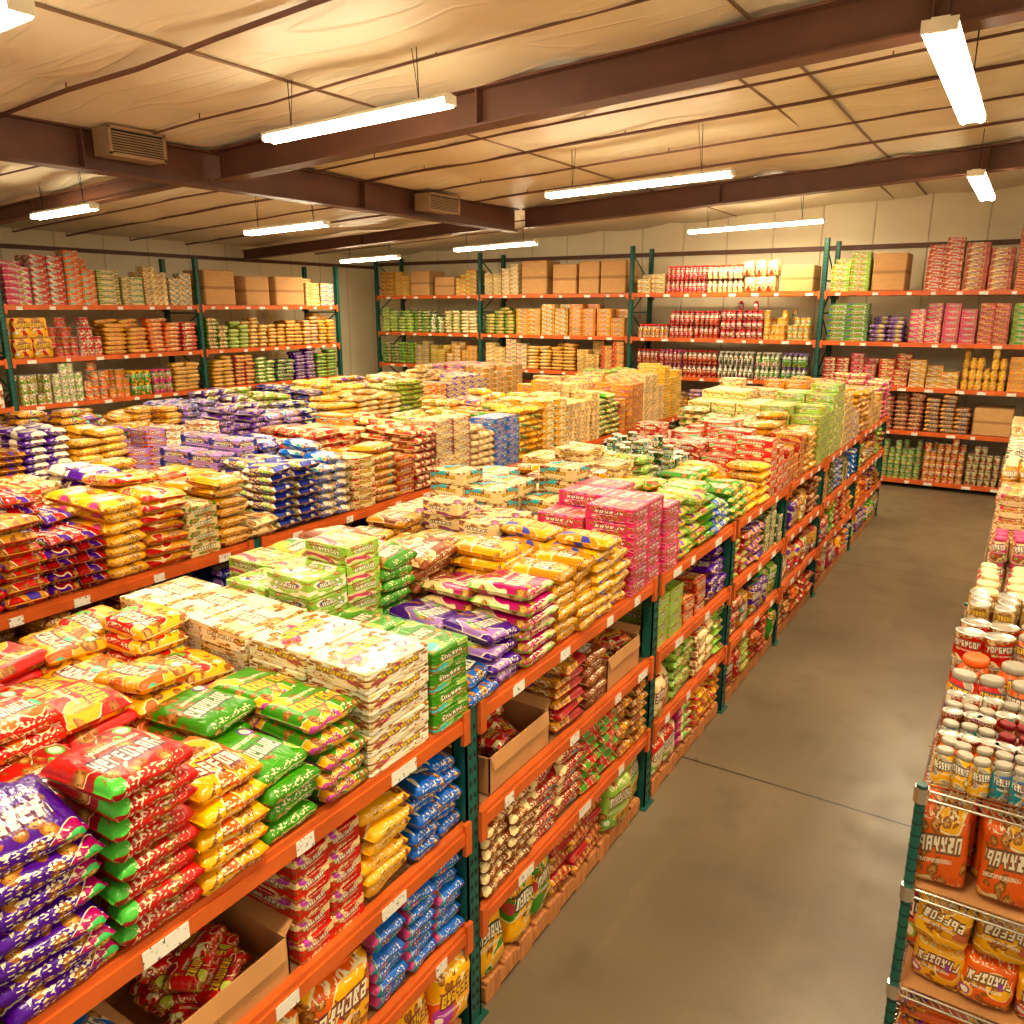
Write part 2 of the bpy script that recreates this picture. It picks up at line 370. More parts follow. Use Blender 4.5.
# ------------------------------------------------------------ racks
def rack(name,run,face,outward,depth,posts,levels,ztop,tags=True):
    b=MB()
    def bx(u0,u1,d0,d1,z0,z1,mat):
        a0,a1=face-outward*d0,face-outward*d1
        if run=='y': b.box(a0,a1,u0,u1,z0,z1,mat)
        else: b.box(u0,u1,a0,a1,z0,z1,mat)
    def P(u,d,z):
        a=face-outward*d
        return (a,u,z) if run=='y' else (u,a,z)
    for u in posts:
        for d0 in (0.,depth-.07):
            bx(u-.04,u+.04,d0,d0+.008,0,ztop,0);bx(u-.04,u-.032,d0,d0+.07,0,ztop,0);bx(u+.032,u+.04,d0,d0+.07,0,ztop,0)
            bx(u-.04,u+.04,d0+.062,d0+.07,0,ztop,0)
            bx(u-.07,u+.07,d0-.02,d0+.09,0,.008,0)
            z=.08
            while z<ztop-.04:
                if d0==0: bx(u-.022,u-.008,d0-.0015,d0,z,z+.022,4);bx(u+.008,u+.022,d0-.0015,d0,z,z+.022,4)
                z+=.06
        z=.15;k=0
        while z+.55<ztop+.1:
            z2=min(z+.55,ztop-.05)
            b.rod(P(u,.06,z),P(u,depth-.06,z),.014,6,0)
            b.rod(P(u,.06,z if k%2 else z2),P(u,depth-.06,z2 if k%2 else z),.014,6,0);z+=.55;k+=1
    for zl in levels:
        for u0,u1 in zip(posts[:-1],posts[1:]):
            for side in (0,1):
                d=0 if side==0 else depth
                s=1 if side==0 else -1
                bx(u0+.04,u1-.04,d-s*.012,d+s*.03,zl-.066,zl-.016,1)
                bx(u0+.04,u1-.04,d-s*.004,d+s*.03,zl-.016,zl+.006,1)
                bx(u0+.035,u0+.075,d-s*.018,d,zl-.12,zl+.02,1);bx(u1-.075,u1-.035,d-s*.018,d,zl-.12,zl+.02,1)
            bx(u0+.02,u1-.02,.03,depth-.03,zl-.025,zl-.004,2)
            n=int((u1-u0)/.9)+1
            for i in range(n):
                uu=u0+(i+.5)*(u1-u0)/n;bx(uu-.02,uu+.02,.03,depth-.03,zl-.06,zl-.025,5)
            if tags:
                uu=u0+.2+random.uniform(0,.2)
                while uu<u1-.2:
                    w=random.choice([.07,.09,.13]);bx(uu,uu+w,-.0145,-.012,zl-.066,zl-.018,3);uu+=random.uniform(.28,.6)
    return b.obj(name,[M_green,M_orange,M_deck,M_tag,M_slot,M_steel])

def pallet(x0,x1,y0,y1,h=.11):
    b=MB();n=max(6,int((y1-y0)/.13))
    w=(y1-y0)/n
    for i in range(n): b.box(x0,x1,y0+i*w+.01,y0+(i+1)*w-.015,h-.02,h)
    for i in range(n)[::2]: b.box(x0,x1,y0+i*w+.01,y0+(i+1)*w-.015,0,.018)
    for k in range(3):
        x=x0+(x1-x0-.06)*k/2;b.box(x,x+.06,y0,y1,.018,h-.02)
    b.obj("wooden_pallet",[M_wood],.003)

LV=[.53,1.0,1.49]
R1=[-1.3,.5,2.3,4.15,5.6,7.1,8.6,10.6,12.7]
F1=-1.65;W=1.35
rack("pallet_rack",'y',F1,1,W,R1,LV,1.50)
R2=[-.8,1.2,3.42,5.4,7.4,9.3,11.2]
rack("pallet_rack",'y',-4.2,1,1.3,R2,LV,1.50)
R3=[1.0,3.0,5.0,7.0,9.0,11.0]
rack("pallet_rack",'y',-6.8,1,1.3,R3,LV,1.50)
BP=[-13.4,-10.4,-6.8,-3.2,.4,4.0];BL=[.14,.97,1.70,2.43,3.26]
rack("pallet_rack",'x',15.0,-1,1.0,BP,BL,4.15)
LP=[2.7,6.1,9.45,12.9];LLv=[.14,.87,1.56,2.25,3.03]
rack("pallet_rack",'y',-12.6,1,1.0,LP,LLv,3.85)

def seqrow(tag,z,seq,xe,xi,fine=False):
    mid=xe-.58
    for s in seq:
        y0,y1,k,c,a,h=s[:6]
        kk=k+'F' if (fine and k in('pack','bag')) else k
        lw=True if fine else None
        if len(s)>6:
            k2,c2,a2,h2=s[6:10];kk2=k2+'F' if (fine and k2 in('pack','bag')) else k2
            fill(tag,kk,c,a,mid,xe,y0,y1,z,h,lengthwise=lw);fill(tag,kk2,c2,a2,xi,mid-.01,y0,y1,z,h2)
        else: fill(tag,kk,c,a,xi,xe,y0,y1,z,h,lengthwise=lw)

zt=1.497
xe=F1+.01;xi=F1-W+.02
seqN=[(-1.2,-.4,'pack','red','yellow',.42),(-.4,.3,'pack','green','yellow',.42,'pack','blue','white',.42),
 (.3,.58,'pack','purple','navy',.36,'pack','purple','magenta',.40),(.58,.84,'pack','purple','magenta',.38,'pack','purple','navy',.38),
 (.84,1.07,'pack','red','dkred',.38,'pack','red','orange',.38),
 (1.07,1.29,'pack','yellow','orange',.34,'pack','red','yellow',.40),
 (1.29,1.50,'pack','green','ltgreen',.29,'pack','yellow','orange',.35),
 (1.50,1.70,'pack','green','yellow',.29,'pack','yellow','red',.38),
 (1.72,2.04,'tray','white','cream',.34,'tray','white','cream',.36),
 (2.05,2.26,'box','green','ltgreen',.30,'box','ltgreen','white',.40),
 (2.26,2.46,'pack','blue','teal',.23,'box','ltgreen','cream',.44),
 (2.46,2.66,'pack','purple','lilac',.29,'pack','green','yellow',.38),
 (2.66,2.95,'pack','magenta','cream',.33,'pack','brown','cream',.42),
 (2.95,3.35,'pack','gold','yellow',.33,'pack','gold','brown',.42),
 (3.35,3.72,'pack','yellow','gold',.38,'box','cream','brown',.42)]
seqrow("a",zt,seqN,xe,xi,fine=True)
seqM=[(3.74,4.42,'box','pink','magenta',.48,'box','cream','brown',.46),
 (4.44,4.8,'pack','ltgreen','yellow',.36,'pack','gold','brown',.44),
 (4.8,5.1,'pack','green','yellow',.36,'box','cream','brown',.50),
 (5.1,5.5,'pack','blue','white',.35,'pack','ltgreen','green',.42),
 (5.5,5.9,'pack','green','yellow',.35,'can','dkgreen','green',.36),
 (5.9,6.4,'pack','yellow','gold',.35,'can','dkgreen','cream',.36),
 (6.4,7.0,'box','red','cream',.43,'box','dkred','cream',.43),(7.0,7.6,'box','dkred','gold',.43,'box','red','cream',.43),
 (7.6,8.1,'pack','gold','cream',.42,'pack','cream','green',.42),
 (8.1,8.7,'box','ltgreen','green',.56,'box','cream','ltgreen',.56),(8.7,9.3,'box','ltgreen','cream',.60,'box','cream','gold',.6),
 (9.3,9.8,'box','cream','gold',.5,'box','cream','orange',.52),(9.8,10.3,'box','cream','lilac',.43,'box','gold','orange',.56),
 (10.3,11.,'pack','gold','lilac',.5,'box','cream','red',.5),
 (11.,11.9,'box','gold','cream',.43,'pack','gold','green',.5),(11.9,12.7,'pack','cream','pink',.5)]
seqrow("b",zt,seqM,xe,xi)
e2=-4.2;i2=-5.48
seq2=[(-.7,1.2,'pack','orange','red',.4),(1.2,1.6,'pack','orange','red',.42,'pack','gold','red',.42),(1.6,1.85,'pack','red','orange',.42,'pack','gold','red',.42),(1.85,2.07,'pack','red','gold',.42,'pack','orange','brown',.42),(2.07,2.4,'pack','dkred','purple',.46,'box','red','cream',.5),
 (2.4,2.64,'pack','yellow','gold',.46,'pack','cream','red',.42),(2.64,2.92,'pack','gold','red',.42,'pack','purple','white',.42),(2.92,3.15,'box','cream','green',.35,'pack','gold','brown',.42),
 (3.15,3.38,'pack','gold','brown',.42,'box','dkred','gold',.42),(3.38,3.62,'pack','cream','gold',.28,'pack','gold','cream',.4),
 (3.62,4.0,'pack','navy','white',.42,'box','lilac','navy',.5),(4.0,4.35,'pack','blue','white',.42,'pack','navy','lilac',.49),
 (4.35,4.6,'box','cream','red',.42,'pack','dkred','cream',.42),(4.6,4.88,'pack','gold','red',.42,'pack','red','cream',.48),(4.88,5.1,'box','dkred','gold',.42,'box','dkred','cream',.5),(5.1,5.4,'pack','dkred','cream',.48,'box','gold','dkred',.5),
 (5.4,5.9,'box','cream','red',.48,'pack','red','cream',.5),(5.9,6.3,'pack','cream','orange',.42,'box','ltgreen','cream',.43),(6.3,6.75,'box','blue','lilac',.46,'pack','cream','gold',.48),
 (6.75,7.2,'pack','yellow','green',.49,'pack','gold','orange',.5),(7.2,7.7,'box','yellow','white',.53,'pack','cream','orange',.5),(7.7,8.5,'box','cream','yellow',.56,'pack','yellow','white',.53),(8.5,9.1,'pack','green','yellow',.46,'box','yellow','orange',.55),
 (9.1,9.8,'box','gold','orange',.53,'box','cream','gold',.64),(9.8,10.5,'box','cream','gold',.66,'pack','gold','cream',.6),(10.5,11.15,'box','yellow','cream',.6,'pack','ltgreen','cream',.62)]
seqrow("c",zt,seq2,e2,i2)
e3=-6.8;i3=-8.08
seq3=[(1.0,2.9,'pack','gold','brown',.42),(2.9,3.3,'pack','gold','brown',.42,'pack','lilac','purple',.49),(3.3,3.7,'pack','purple','white',.49,'pack','purple','gold',.42),
 (3.7,4.2,'pack','yellow','gold',.42,'pack','gold','purple',.49),(4.2,4.6,'box','lilac','red',.34,'pack','lilac','gold',.42),(4.6,5.2,'box','white','pink',.43,'pack','gold','yellow',.42),
 (5.2,5.8,'pack','purple','lilac',.42,'pack','navy','lilac',.5),(5.8,6.3,'pack','lilac','purple',.42,'pack','purple','white',.5),(6.3,6.7,'pack','navy','cream',.42,'pack','ltgreen','cream',.5),(6.7,7.2,'pack','yellow','cream',.42,'pack','navy','cream',.5),(7.2,8.0,'pack','gold','cream',.42,'pack','yellow','cream',.5),
 (8.0,8.5,'pack','ltgreen','cream',.5,'pack','gold','cream',.5),(8.5,9.,'box','orange','cream',.5,'box','cream','red',.56),(9.,10.,'box','cream','lilac',.55,'pack','cream','gold',.55),(10.,11.,'box','gold','cream',.64,'box','cream','pink',.6)]
seqrow("d",zt,seq3,e3,i3)

PAL=[('red','cream'),('dkred','gold'),('yellow','red'),('blue','white'),('green','yellow'),('gold','brown'),('cream','red'),('purple','gold'),('orange','yellow'),('brown','gold'),('dkgreen','cream'),('magenta','cream'),('ltgreen','green'),('dkred','orange')]
def rseq(tag,run,r0,r1,c0,c1,z,hmax,kinds,pal,front=1,deep=2):
    r=r0
    while r<r1-.15:
        w=min(random.uniform(.26,.5),r1-r)
        if r1-(r+w)<.2: w=r1-r
        k=random.choice(kinds);c,a=random.choice(pal);h=hmax*random.uniform(.75,1.)
        if run=='y': fill(tag,k,c,a,c0,c1,r+.01,r+w-.01,z,h,'y',deep=deep,front=front,lengthwise=random.random()<.6)
        else: fill(tag,k,c,a,r+.01,r+w-.01,c0,c1,z,h,'x',deep=deep,front=front,lengthwise=random.random()<.6)
        r+=w
z1=1.0+.004;xo=F1-.015
def low(y0,y1,k,c,a,h,z,**kw): fill("e",k,c,a,xo-.6,xo,y0,y1,z,h,deep=2,ragged=False,**kw)
low(-.9,-.1,'packF','blue','white',.3,z1);low(-.05,.42,'packF','green','white',.28,z1)
low(.56,.68,'packF','green','white',.3,z1,dims=(.12,.2,.06))
low(.70,.88,'packF','blue','white',.24,z1)
low(1.40,1.70,'box','red','cream',.38,z1,dims=(.15,.3,.075));low(1.71,1.94,'packF','yellow','orange',.32,z1,lengthwise=True);low(1.95,2.25,'packF','blue','teal',.32,z1,dims=(.15,.29,.065))
simple_card=simple("corrugated_cardboard",lin((190,138,84)),.85,0,.12,5,.05)
def open_box(x,y,z,w,d,h,rot,c,a,tag,n=9):
    b=MB();t=.006
    b.box(-w/2,w/2,-d/2,d/2,0,t)
    b.box(-w/2,-w/2+t,-d/2,d/2,t,h);b.box(w/2-t,w/2,-d/2,d/2,t,h);b.box(-w/2,w/2,-d/2,-d/2+t,t,h);b.box(-w/2,w/2,d/2-t,d/2,t,h)
    for s in (-1,1):
        k=len(b.v);b.v+=[(s*w/2,-d/2+.01,h),(s*w/2,d/2-.01,h),(s*(w/2+.012),d/2-.02,h-.06),(s*(w/2+.012),-d/2+.02,h-.06)]
        b.f.append((k,k+1,k+2,k+3));b.m.append(0)
        k=len(b.v);b.v+=[(-w/2+.01,s*d/2,h),(w/2-.01,s*d/2,h),(w/2-.02,s*(d/2+.05),h+.03),(-w/2+.02,s*(d/2+.05),h+.03)]
        b.f.append((k,k+1,k+2,k+3));b.m.append(0)
    o=b.obj("open_cardboard_box",[simple_card]);o.location=(x,y,z);o.rotation_euler[2]=rot
    for i in range(n):
        put("snack_packs|"+tag,'packF',x+random.uniform(-w*.25,w*.27),y+random.uniform(-d*.25,d*.25),z+.02+(i/n)*(h*.75),.15,.11,.05,random.uniform(0,6.28),random.uniform(-.25,.25),random.uniform(-.25,.25),C[c],C[a],.3)
open_box(xo-.19,1.14,z1,.36,.44,.14,.0,'red','dkred',"f",20)
open_box(xo-.2,2.72,z1,.36,.5,.17,-.0,'red','magenta',"f",20)
open_box(xo-.2,3.8,z1,.36,.42,.18,.0,'dkred','orange',"f",18)
low(3.05,3.3,'packF','dkred','gold',.32,z1);low(3.32,3.55,'packF','brown','cream',.3,z1)
BAYS=[(4.2,5.55),(5.65,7.05),(7.15,8.55),(8.65,10.55),(10.65,12.65)]
for (y0,y1) in BAYS: rseq("g",'y',y0,y1,xo-.6,xo,z1,.37,['pack','pack','bag','box'],PAL)
z2=.53+.004
low(-.9,.42,'packF','yellow','red',.3,z2);low(.56,1.1,'bagF','green','white',.30,z2,dims=(.22,.13,.3));low(1.1,1.7,'bagF','yellow','orange',.30,z2,dims=(.24,.13,.31));low(1.72,2.24,'packF','blue','teal',.34,z2,lengthwise=True)
low(2.38,2.8,'packF','brown','cream',.34,z2);low(2.8,3.3,'packF','dkred','cream',.34,z2);low(3.3,3.7,'packF','red','green',.34,z2);low(3.7,4.08,'packF','brown','gold',.34,z2)
for (y0,y1) in BAYS: rseq("g",'y',y0,y1,xo-.6,xo,z2,.36,['pack','bag'],PAL)
z3=.114
low(.56,1.4,'bagF','red','yellow',.3,z3,dims=(.24,.14,.32));low(1.4,2.24,'bagF','yellow','orange',.3,z3,dims=(.24,.14,.32))
low(2.38,3.0,'bagF','yellow','green',.3,z3,dims=(.24,.14,.32));low(3.0,3.55,'packF','dkred','gold',.34,z3);low(3.55,4.08,'bagF','ltgreen','gold',.3,z3,dims=(.24,.14,.32))
for (y0,y1) in BAYS: rseq("g",'y',y0,y1,xo-.6,xo+.01,z3,.35,['pack','bag'],PAL)
for a,b_ in zip(R1[:-1],R1[1:]): pallet(F1-1.25,F1-.01,a+.09,b_-.09,.11)
for a,b_ in zip(R2[:-1],R2[1:]):
    rseq("h",'y',a+.06,b_-.06,-4.22-.6,-4.22,z1,.37,['pack','pack'],[('dkred','gold'),('gold','brown'),('purple','dkred'),('navy','lilac'),('dkgreen','red'),('dkred','cream')])
    rseq("h",'y',a+.06,b_-.06,-4.22-.6,-4.22,z2,.36,['pack','bag'],PAL)
    pallet(-5.45,-4.2,a+.09,b_-.09,.11)
for a,b_ in zip(R3[:-1],R3[1:]):
    rseq("i",'y',a+.06,b_-.06,-6.85-.6,-6.85,z1,.36,['pack'],PAL);pallet(-8.05,-6.8,a+.09,b_-.09,.11)

KEYS=['red','gold','cream','green','yellow','orange','white','brown','pink','ltgreen','lilac','dkred']
def bk(level,seq):
    for x0,x1,k,c,a,h in seq:
        n=max(1,round((x1-x0)/.55)) if k!='card' else 1
        for i in range(n):
            xa_,xb_=x0+(x1-x0)*i/n,x0+(x1-x0)*(i+1)/n
            a2=a if i==0 else random.choice(KEYS);c2=c if random.random()<.85 or i==0 else random.choice(KEYS)
            hh=h*random.uniform(.9,1.12)
            fill("j%d"%level,k,c2,a2,xa_+.015,xb_-.015,15.03,15.65,BL[level]+.004,min(hh,.6) if level<4 else hh,'x',deep=(2 if k!='card' else 1) if k in('pack','box','card','bag') else 3,front=-1,lengthwise=True,
             dims=dict(pack=(.25,.22,.07),box=(.27,.24,.09),can=(.1,.1,.13),jar=(.1,.1,.17),bottle=(.09,.09,.25),bag=(.22,.14,.28),card=(.62,.5,.5))[k])
bk(4,[(-13.3,-12.4,'box','gold','brown',.45),(-12.4,-11.8,'card','cream','cream',.5),(-11.7,-11.1,'card','cream','cream',.45),(-11.1,-10.5,'box','gold','cream',.5),
 (-10.3,-9.4,'box','cream','gold',.5),(-9.35,-8.7,'card','cream','cream',.68),(-8.6,-8.,'card','cream','cream',.56),(-8.,-7.5,'card','cream','cream',.66),(-7.5,-6.9,'card','cream','cream',.62),
 (-6.7,-6.1,'box','cream','gold',.3),(-6.1,-5.3,'bottle','red','red',.5),(-5.3,-4.6,'bottle','cream','brown',.5),(-4.6,-4.0,'bag','cream','red',.5),(-3.95,-3.35,'card','yellow','cream',.5),
 (-3.1,-2.45,'box','ltgreen','cream',.5),(-2.45,-1.9,'card','cream','cream',.6),(-1.65,-1.1,'box','red','white',.7),(-1.1,-.4,'box','dkred','cream',.7),(-.4,.3,'box','dkred','gold',.85),(.5,2.2,'card','cream','cream',.6),(2.2,3.9,'box','gold','red',.6)])
bk(3,[(-13.3,-12.3,'pack','ltgreen','cream',.5),(-12.3,-11.4,'pack','green','cream',.45),(-11.4,-10.5,'pack','cream','green',.5),(-10.3,-9.5,'pack','green','gold',.5),(-9.5,-8.2,'box','gold','cream',.5),(-8.2,-6.9,'box','gold','orange',.55),
 (-6.65,-6.,'bottle','cream','red',.28),(-6.,-5.,'bottle','dkred','red',.5),(-5.,-4.2,'jar','maroon','red',.5),(-4.2,-3.35,'can','yellow','red',.45),(-3.1,-2.4,'box','green','dkgreen',.6),(-2.4,-1.85,'pack','purple','lilac',.45),
 (-1.8,-1.3,'box','pink','cream',.6),(-1.3,-.8,'box','pink','dkred',.6),(-.8,-.35,'box','dkred','pink',.6),(-.35,.3,'box','green','ltgreen',.6),(.5,2.,'box','red','cream',.5),(2.,3.9,'pack','blue','white',.5)])
bk(2,[(-13.3,-12.3,'pack','green','cream',.5),(-12.3,-11.4,'box','gold','green',.45),(-11.4,-10.5,'box','gold','cream',.5),(-10.3,-9.2,'box','cream','gold',.5),(-9.2,-8.0,'pack','gold','cream',.45),(-8.0,-6.9,'box','cream','gold',.5),
 (-6.65,-5.7,'bottle','dkred','red',.5),(-5.7,-5.,'bottle','maroon','red',.5),(-5.,-4.3,'bottle','dkgreen','white',.5),(-4.3,-3.35,'bottle','green','white',.5),(-3.1,-2.2,'box','dkred','cream',.48),(-2.2,-1.7,'box','red','cream',.45),
 (-1.7,-.95,'box','gold','cream',.4),(-.95,-.3,'jar','yellow','gold',.52),(-.3,.3,'box','gold','orange',.5),(.5,3.9,'pack','red','cream',.5)])
bk(1,[(-13.3,-10.5,'pack','gold','brown',.4),(-10.3,-6.9,'pack','dkred','gold',.4),(-6.6,-5.,'pack','gold','cream',.5),(-5.,-3.35,'box','gold','orange',.45),(-3.1,-2.1,'box','cream','gold',.5),(-2.1,-1.4,'pack','brown','dkred',.5),(-1.4,-.7,'pack','brown','gold',.5),(-.7,-.1,'card','cream','cream',.5),(.5,3.9,'pack','gold','green',.45)])
bk(0,[(-13.3,-10.5,'pack','dkred','brown',.5),(-10.3,-6.9,'box','dkred','gold',.5),(-6.6,-3.35,'pack','brown','brown',.5),(-3.1,-2.1,'pack','green','gold',.5),(-2.1,-1.35,'can','green','ltgreen',.6),(-1.35,-.7,'can','red','cream',.6),(-.7,.3,'can','brown','cream',.5),(.5,3.9,'can','red','white',.5)])

def lf(level,seq):
    for y0,y1,k,c,a,h in seq:
        n=max(1,round((y1-y0)/.5)) if k!='card' else 1
        for i in range(n):
            ya,yb=y0+(y1-y0)*i/n,y0+(y1-y0)*(i+1)/n
            a2=a if i==0 else random.choice(KEYS);c2=c if random.random()<.85 or i==0 else random.choice(KEYS)
            fill("k%d"%level,k,c2,a2,-13.25,-12.62,ya+.015,yb-.015,LLv[level]+.004,h*random.uniform(.9,1.12),'y',deep=(2 if k!='card' else 1) if k in('pack','box','card','bag') else 3,front=1,lengthwise=True,
             dims=dict(pack=(.25,.22,.07),box=(.27,.24,.09),can=(.12,.12,.15),jar=(.12,.12,.2),bottle=(.09,.09,.28),bag=(.24,.14,.3),card=(.62,.5,.5))[k])
lf(4,[(2.8,6.0,'box','dkred','cream',.5),(6.2,6.6,'box','pink','white',.5),(6.6,7.1,'box','red','white',.7),(7.1,7.6,'box','orange','cream',.72),(7.6,8.4,'box','cream','green',.5),(8.4,9.35,'box','cream','gold',.5),
 (9.6,10.3,'card','cream','cream',.62),(10.5,11.1,'card','cream','cream',.55),(11.2,12.0,'card','cream','cream',.6),(12.,12.8,'box','cream','gold',.5)])
lf(3,[(2.8,5.5,'bag','yellow','gold',.3),(5.5,6.0,'bag','green','yellow',.3),(6.2,6.8,'bag','yellow','red',.5),(6.8,7.6,'can','red','maroon',.48),(7.6,8.4,'pack','gold','orange',.5),(8.4,9.0,'pack','orange','gold',.5),(9.,9.35,'pack','red','cream',.5),
 (9.55,10.5,'pack','green','cream',.45),(10.5,11.4,'pack','gold','cream',.45),(11.4,12.8,'pack','gold','orange',.5)])
lf(2,[(2.8,6.0,'jar','white','green',.4),(6.2,7.2,'can','white','green',.4),(7.2,8.,'can','orange','cream',.45),(8.,8.8,'jar','green','yellow',.4),(8.8,9.35,'pack','gold','cream',.45),(9.6,10.6,'pack','gold','green',.5),(10.6,11.6,'pack','green','cream',.45),(11.6,12.8,'pack','purple','navy',.5)])
lf(1,[(2.8,9.3,'pack','gold','green',.45),(9.6,12.8,'pack','cream','gold',.45)])

# ------------------------------------------------------------ right-hand wire racks
def wire_rack(x0,x1,y0,y1,levels,ztop,cards=()):
    b=MB()
    for x in (x0,x1):
        for y in (y0,y1):
            b.rod((x,y,0.03),(x,y,ztop),.018,12,1);b.rod((x,y,0),(x,y,.03),.026,12,2)
            z=.1
            while z<ztop: b.rod((x,y,z),(x,y,z+.004),.0195,12,2);z+=.05
    for zl in levels:
        for z in (zl,zl-.035):
            for a,c in (((x0,y0),(x1,y0)),((x1,y0),(x1,y1)),((x1,y1),(x0,y1)),((x0,y1),(x0,y0))):
                b.rod((*a,z),(*c,z),.005,6,0)
        n=int((y1-y0)/.03)
        for i in range(1,n):
            y=y0+(y1-y0)*i/n;b.rod((x0,y,zl),(x1,y,zl),.0025,4,0)
            if i%2: b.rod((x0,y,zl),(x0,y+.03,zl-.035),.0025,4,0)
        m=int((x1-x0)/.03)
        for i in range(m):
            x=x0+(x1-x0)*i/m;b.rod((x,y0,zl),(x+(x1-x0)/m,y0,zl-.035),.0025,4,0)
        for f in (.25,.5,.75):
            x=x0+(x1-x0)*f;b.rod((x,y0,zl-.006),(x,y1,zl-.006),.004,6,0)
        for x in (x0,x1):
            for y in (y0,y1): b.rod((x,y,zl-.05),(x,y,zl+.01),.026,12,0)
    for zl in cards: b.box(x0+.02,x1-.02,y0+.01,y1-.02,zl+.003,zl+.009,3)
    b.obj("wire_shelving_unit",[M_chrome,M_green,M_slot,simple_card])
WX0,WX1=-.13,.47
wire_rack(WX0,WX1,3.0,5.2,[.10,.42,.87,1.29],1.31,(.87,.42))
wire_rack(WX0+.03,WX1+.05,5.85,9.0,[.12,.5,.86,1.2],1.22)
def wf(tag,k,c,a,y0,y1,z,h,dims=None,x0=WX0+.02,x1=WX1-.02,**kw): fill(tag,k,c,a,x0,x1,y0,y1,z+.004,h,'x' if k in('bagF',) else 'y',dims=dims,front=-1 if k=='bagF' else 1,ragged=False,**kw)
z=1.29+.002
J=(.074,.074,.125)
xL,xR=WX0+.02,WX1-.02
rows=[(3.035,[('jar','yellow','silver'),('jar','teal','silver'),('jar','orange','maroon')],.14),
      (3.115,[('jar','orange','silver'),('jar','gold','silver'),('jar','maroon','silver')],.14),
      (3.195,[('can','maroon','red'),('can','navy','red'),('jar','teal','gold')],.13),
      (3.275,[('jar','teal','silver'),('jar','maroon','maroon'),('jar','yellow','red')],.14),
      (3.355,[('can','brown','maroon'),('jar','brown','maroon'),('jar','orange','silver')],.15),
      (3.435,[('jar','dkred','silver'),('can','dkred','cream'),('jar','gold','silver')],.15),
      (3.515,[('can','white','red'),('jar','brown','silver'),('jar','dkred','gold')],.16)]
for y,ks,h in rows:
    w3=(xR-xL)/3
    for i,(k,c,a) in enumerate(ks):
        fill("l",k,c,a,xL+i*w3,xL+(i+1)*w3,y,y+.078,z+.004,h,'y',dims=(J[0],J[1],h),ragged=False)
wf("l",'jar','red','silver',3.61,3.74,z,.2,(.12,.125,.21),x1=.09);wf("l",'jar','orange','silver',3.61,3.74,z,.21,(.12,.125,.21),x0=.1)
wf("l",'jar','orange','orange',3.76,3.9,z,.23,(.13,.13,.23),x1=.05);wf("l",'jar','orange','silver',3.76,3.9,z,.23,(.12,.13,.23),x0=.06)
wf("l",'can','red','cream',3.93,4.2,z,.28,(.13,.13,.14),x1=.1);wf("l",'jar','orange','silver',3.93,4.2,z,.3,(.13,.13,.15),x0=.11)
wf("l",'can','cream','gold',4.22,4.5,z,.33,(.11,.11,.11));wf("l",'jar','brown','cream',4.52,4.8,z,.3,(.13,.13,.15));wf("l",'jar','pink','cream',4.82,5.15,z,.3,(.13,.13,.15))
z=.88
wf("l",'bagF','orange','yellow',3.04,3.9,z,.34,(.185,.13,.32));wf("l",'bagF','red','gold',3.95,5.1,z,.3,(.2,.15,.33))
wf("l",'bagF','yellow','orange',3.04,3.18,.43,.2,(.17,.13,.2));wf("l",'bagF','yellow','gold',3.05,3.18,.64,.2,(.17,.12,.2));wf("l",'bagF','orange','dkred',3.2,3.9,.43,.39,(.25,.16,.4));wf("l",'bagF','gold','red',3.95,5.1,.43,.3,(.25,.16,.34))
wf("l",'packF','yellow','orange',3.06,5.1,.10,.22)
z=1.2
xa,xb=WX0+.06,WX1
wf("m",'jar','cream','pink',5.95,6.25,z,.34,(.11,.11,.17),x0=xa,x1=xb);wf("m",'box','cream','pink',6.3,6.8,z,.55,x0=xa,x1=xb);wf("m",'jar','gold','cream',6.85,7.3,z,.68,(.11,.11,.17),x0=xa,x1=xb)
wf("m",'box','white','teal',7.35,8.1,z,.7,x0=xa,x1=xb);wf("m",'box','cream','gold',8.15,8.95,z,.8,x0=xa,x1=xb)
for zz in (.86,.5,.12): wf("m",'box','cream','dkred',5.95,7.4,zz,.26,x0=xa,x1=xb);wf("m",'pack','gold','cream',7.45,8.95,zz,.26,x0=xa,x1=xb)

build_masses()

# ------------------------------------------------------------ room
X0,X1,Y0,Y1=-14.6,6.0,-3.0,16.4
def cz(x): return 4.62+.05*(x+7.6)
def floor_mat():
    m=bpy.data.materials.new("polished_concrete");t,N,L,b=nt(m);q=NB(N,L)
    tc=N.new("ShaderNodeTexCoord");o=tc.outputs["Object"]
    n1=q.noise(o,.6,6.);n2=q.noise(o,3.,8.);n3=q.noise(o,60.,3.)
    c=q.mix(q.ss(n1,.3,.7),lin((112,98,76)),lin((134,118,93)))
    c=q.mix(q.m('MULTIPLY',q.ss(n2,.5,.75),.4),c,lin((92,79,60)))
    c=q.mix(q.m('MULTIPLY',q.ss(n3,.58,.75),.25),c,lin((88,75,57)))
    mp=N.new("ShaderNodeMapping");mp.inputs["Scale"].default_value=(5,.4,1);L.new(o,mp.inputs[0])
    n4=q.noise(mp.outputs[0],1.,5.);c=q.mix(q.m('MULTIPLY',q.ss(n4,.55,.7),.18),c,lin((150,133,104)))
    sp=N.new("ShaderNodeSeparateXYZ");L.new(o,sp.inputs[0])
    j=q.m('PINGPONG',q.m('SUBTRACT',sp.outputs[1],4.8),2.6)
    jm=q.ss(j,.010,.006)
    c=q.mix(jm,c,lin((56,46,33)));L.new(c,b.inputs["Base Color"])
    L.new(q.m('ADD',.2,q.m('MULTIPLY',n2,.28)),b.inputs["Roughness"])
    bp=N.new("ShaderNodeBump");bp.inputs["Strength"].default_value=.08;L.new(n3,bp.inputs["Height"]);L.new(bp.outputs[0],b.inputs["Normal"])
    return m
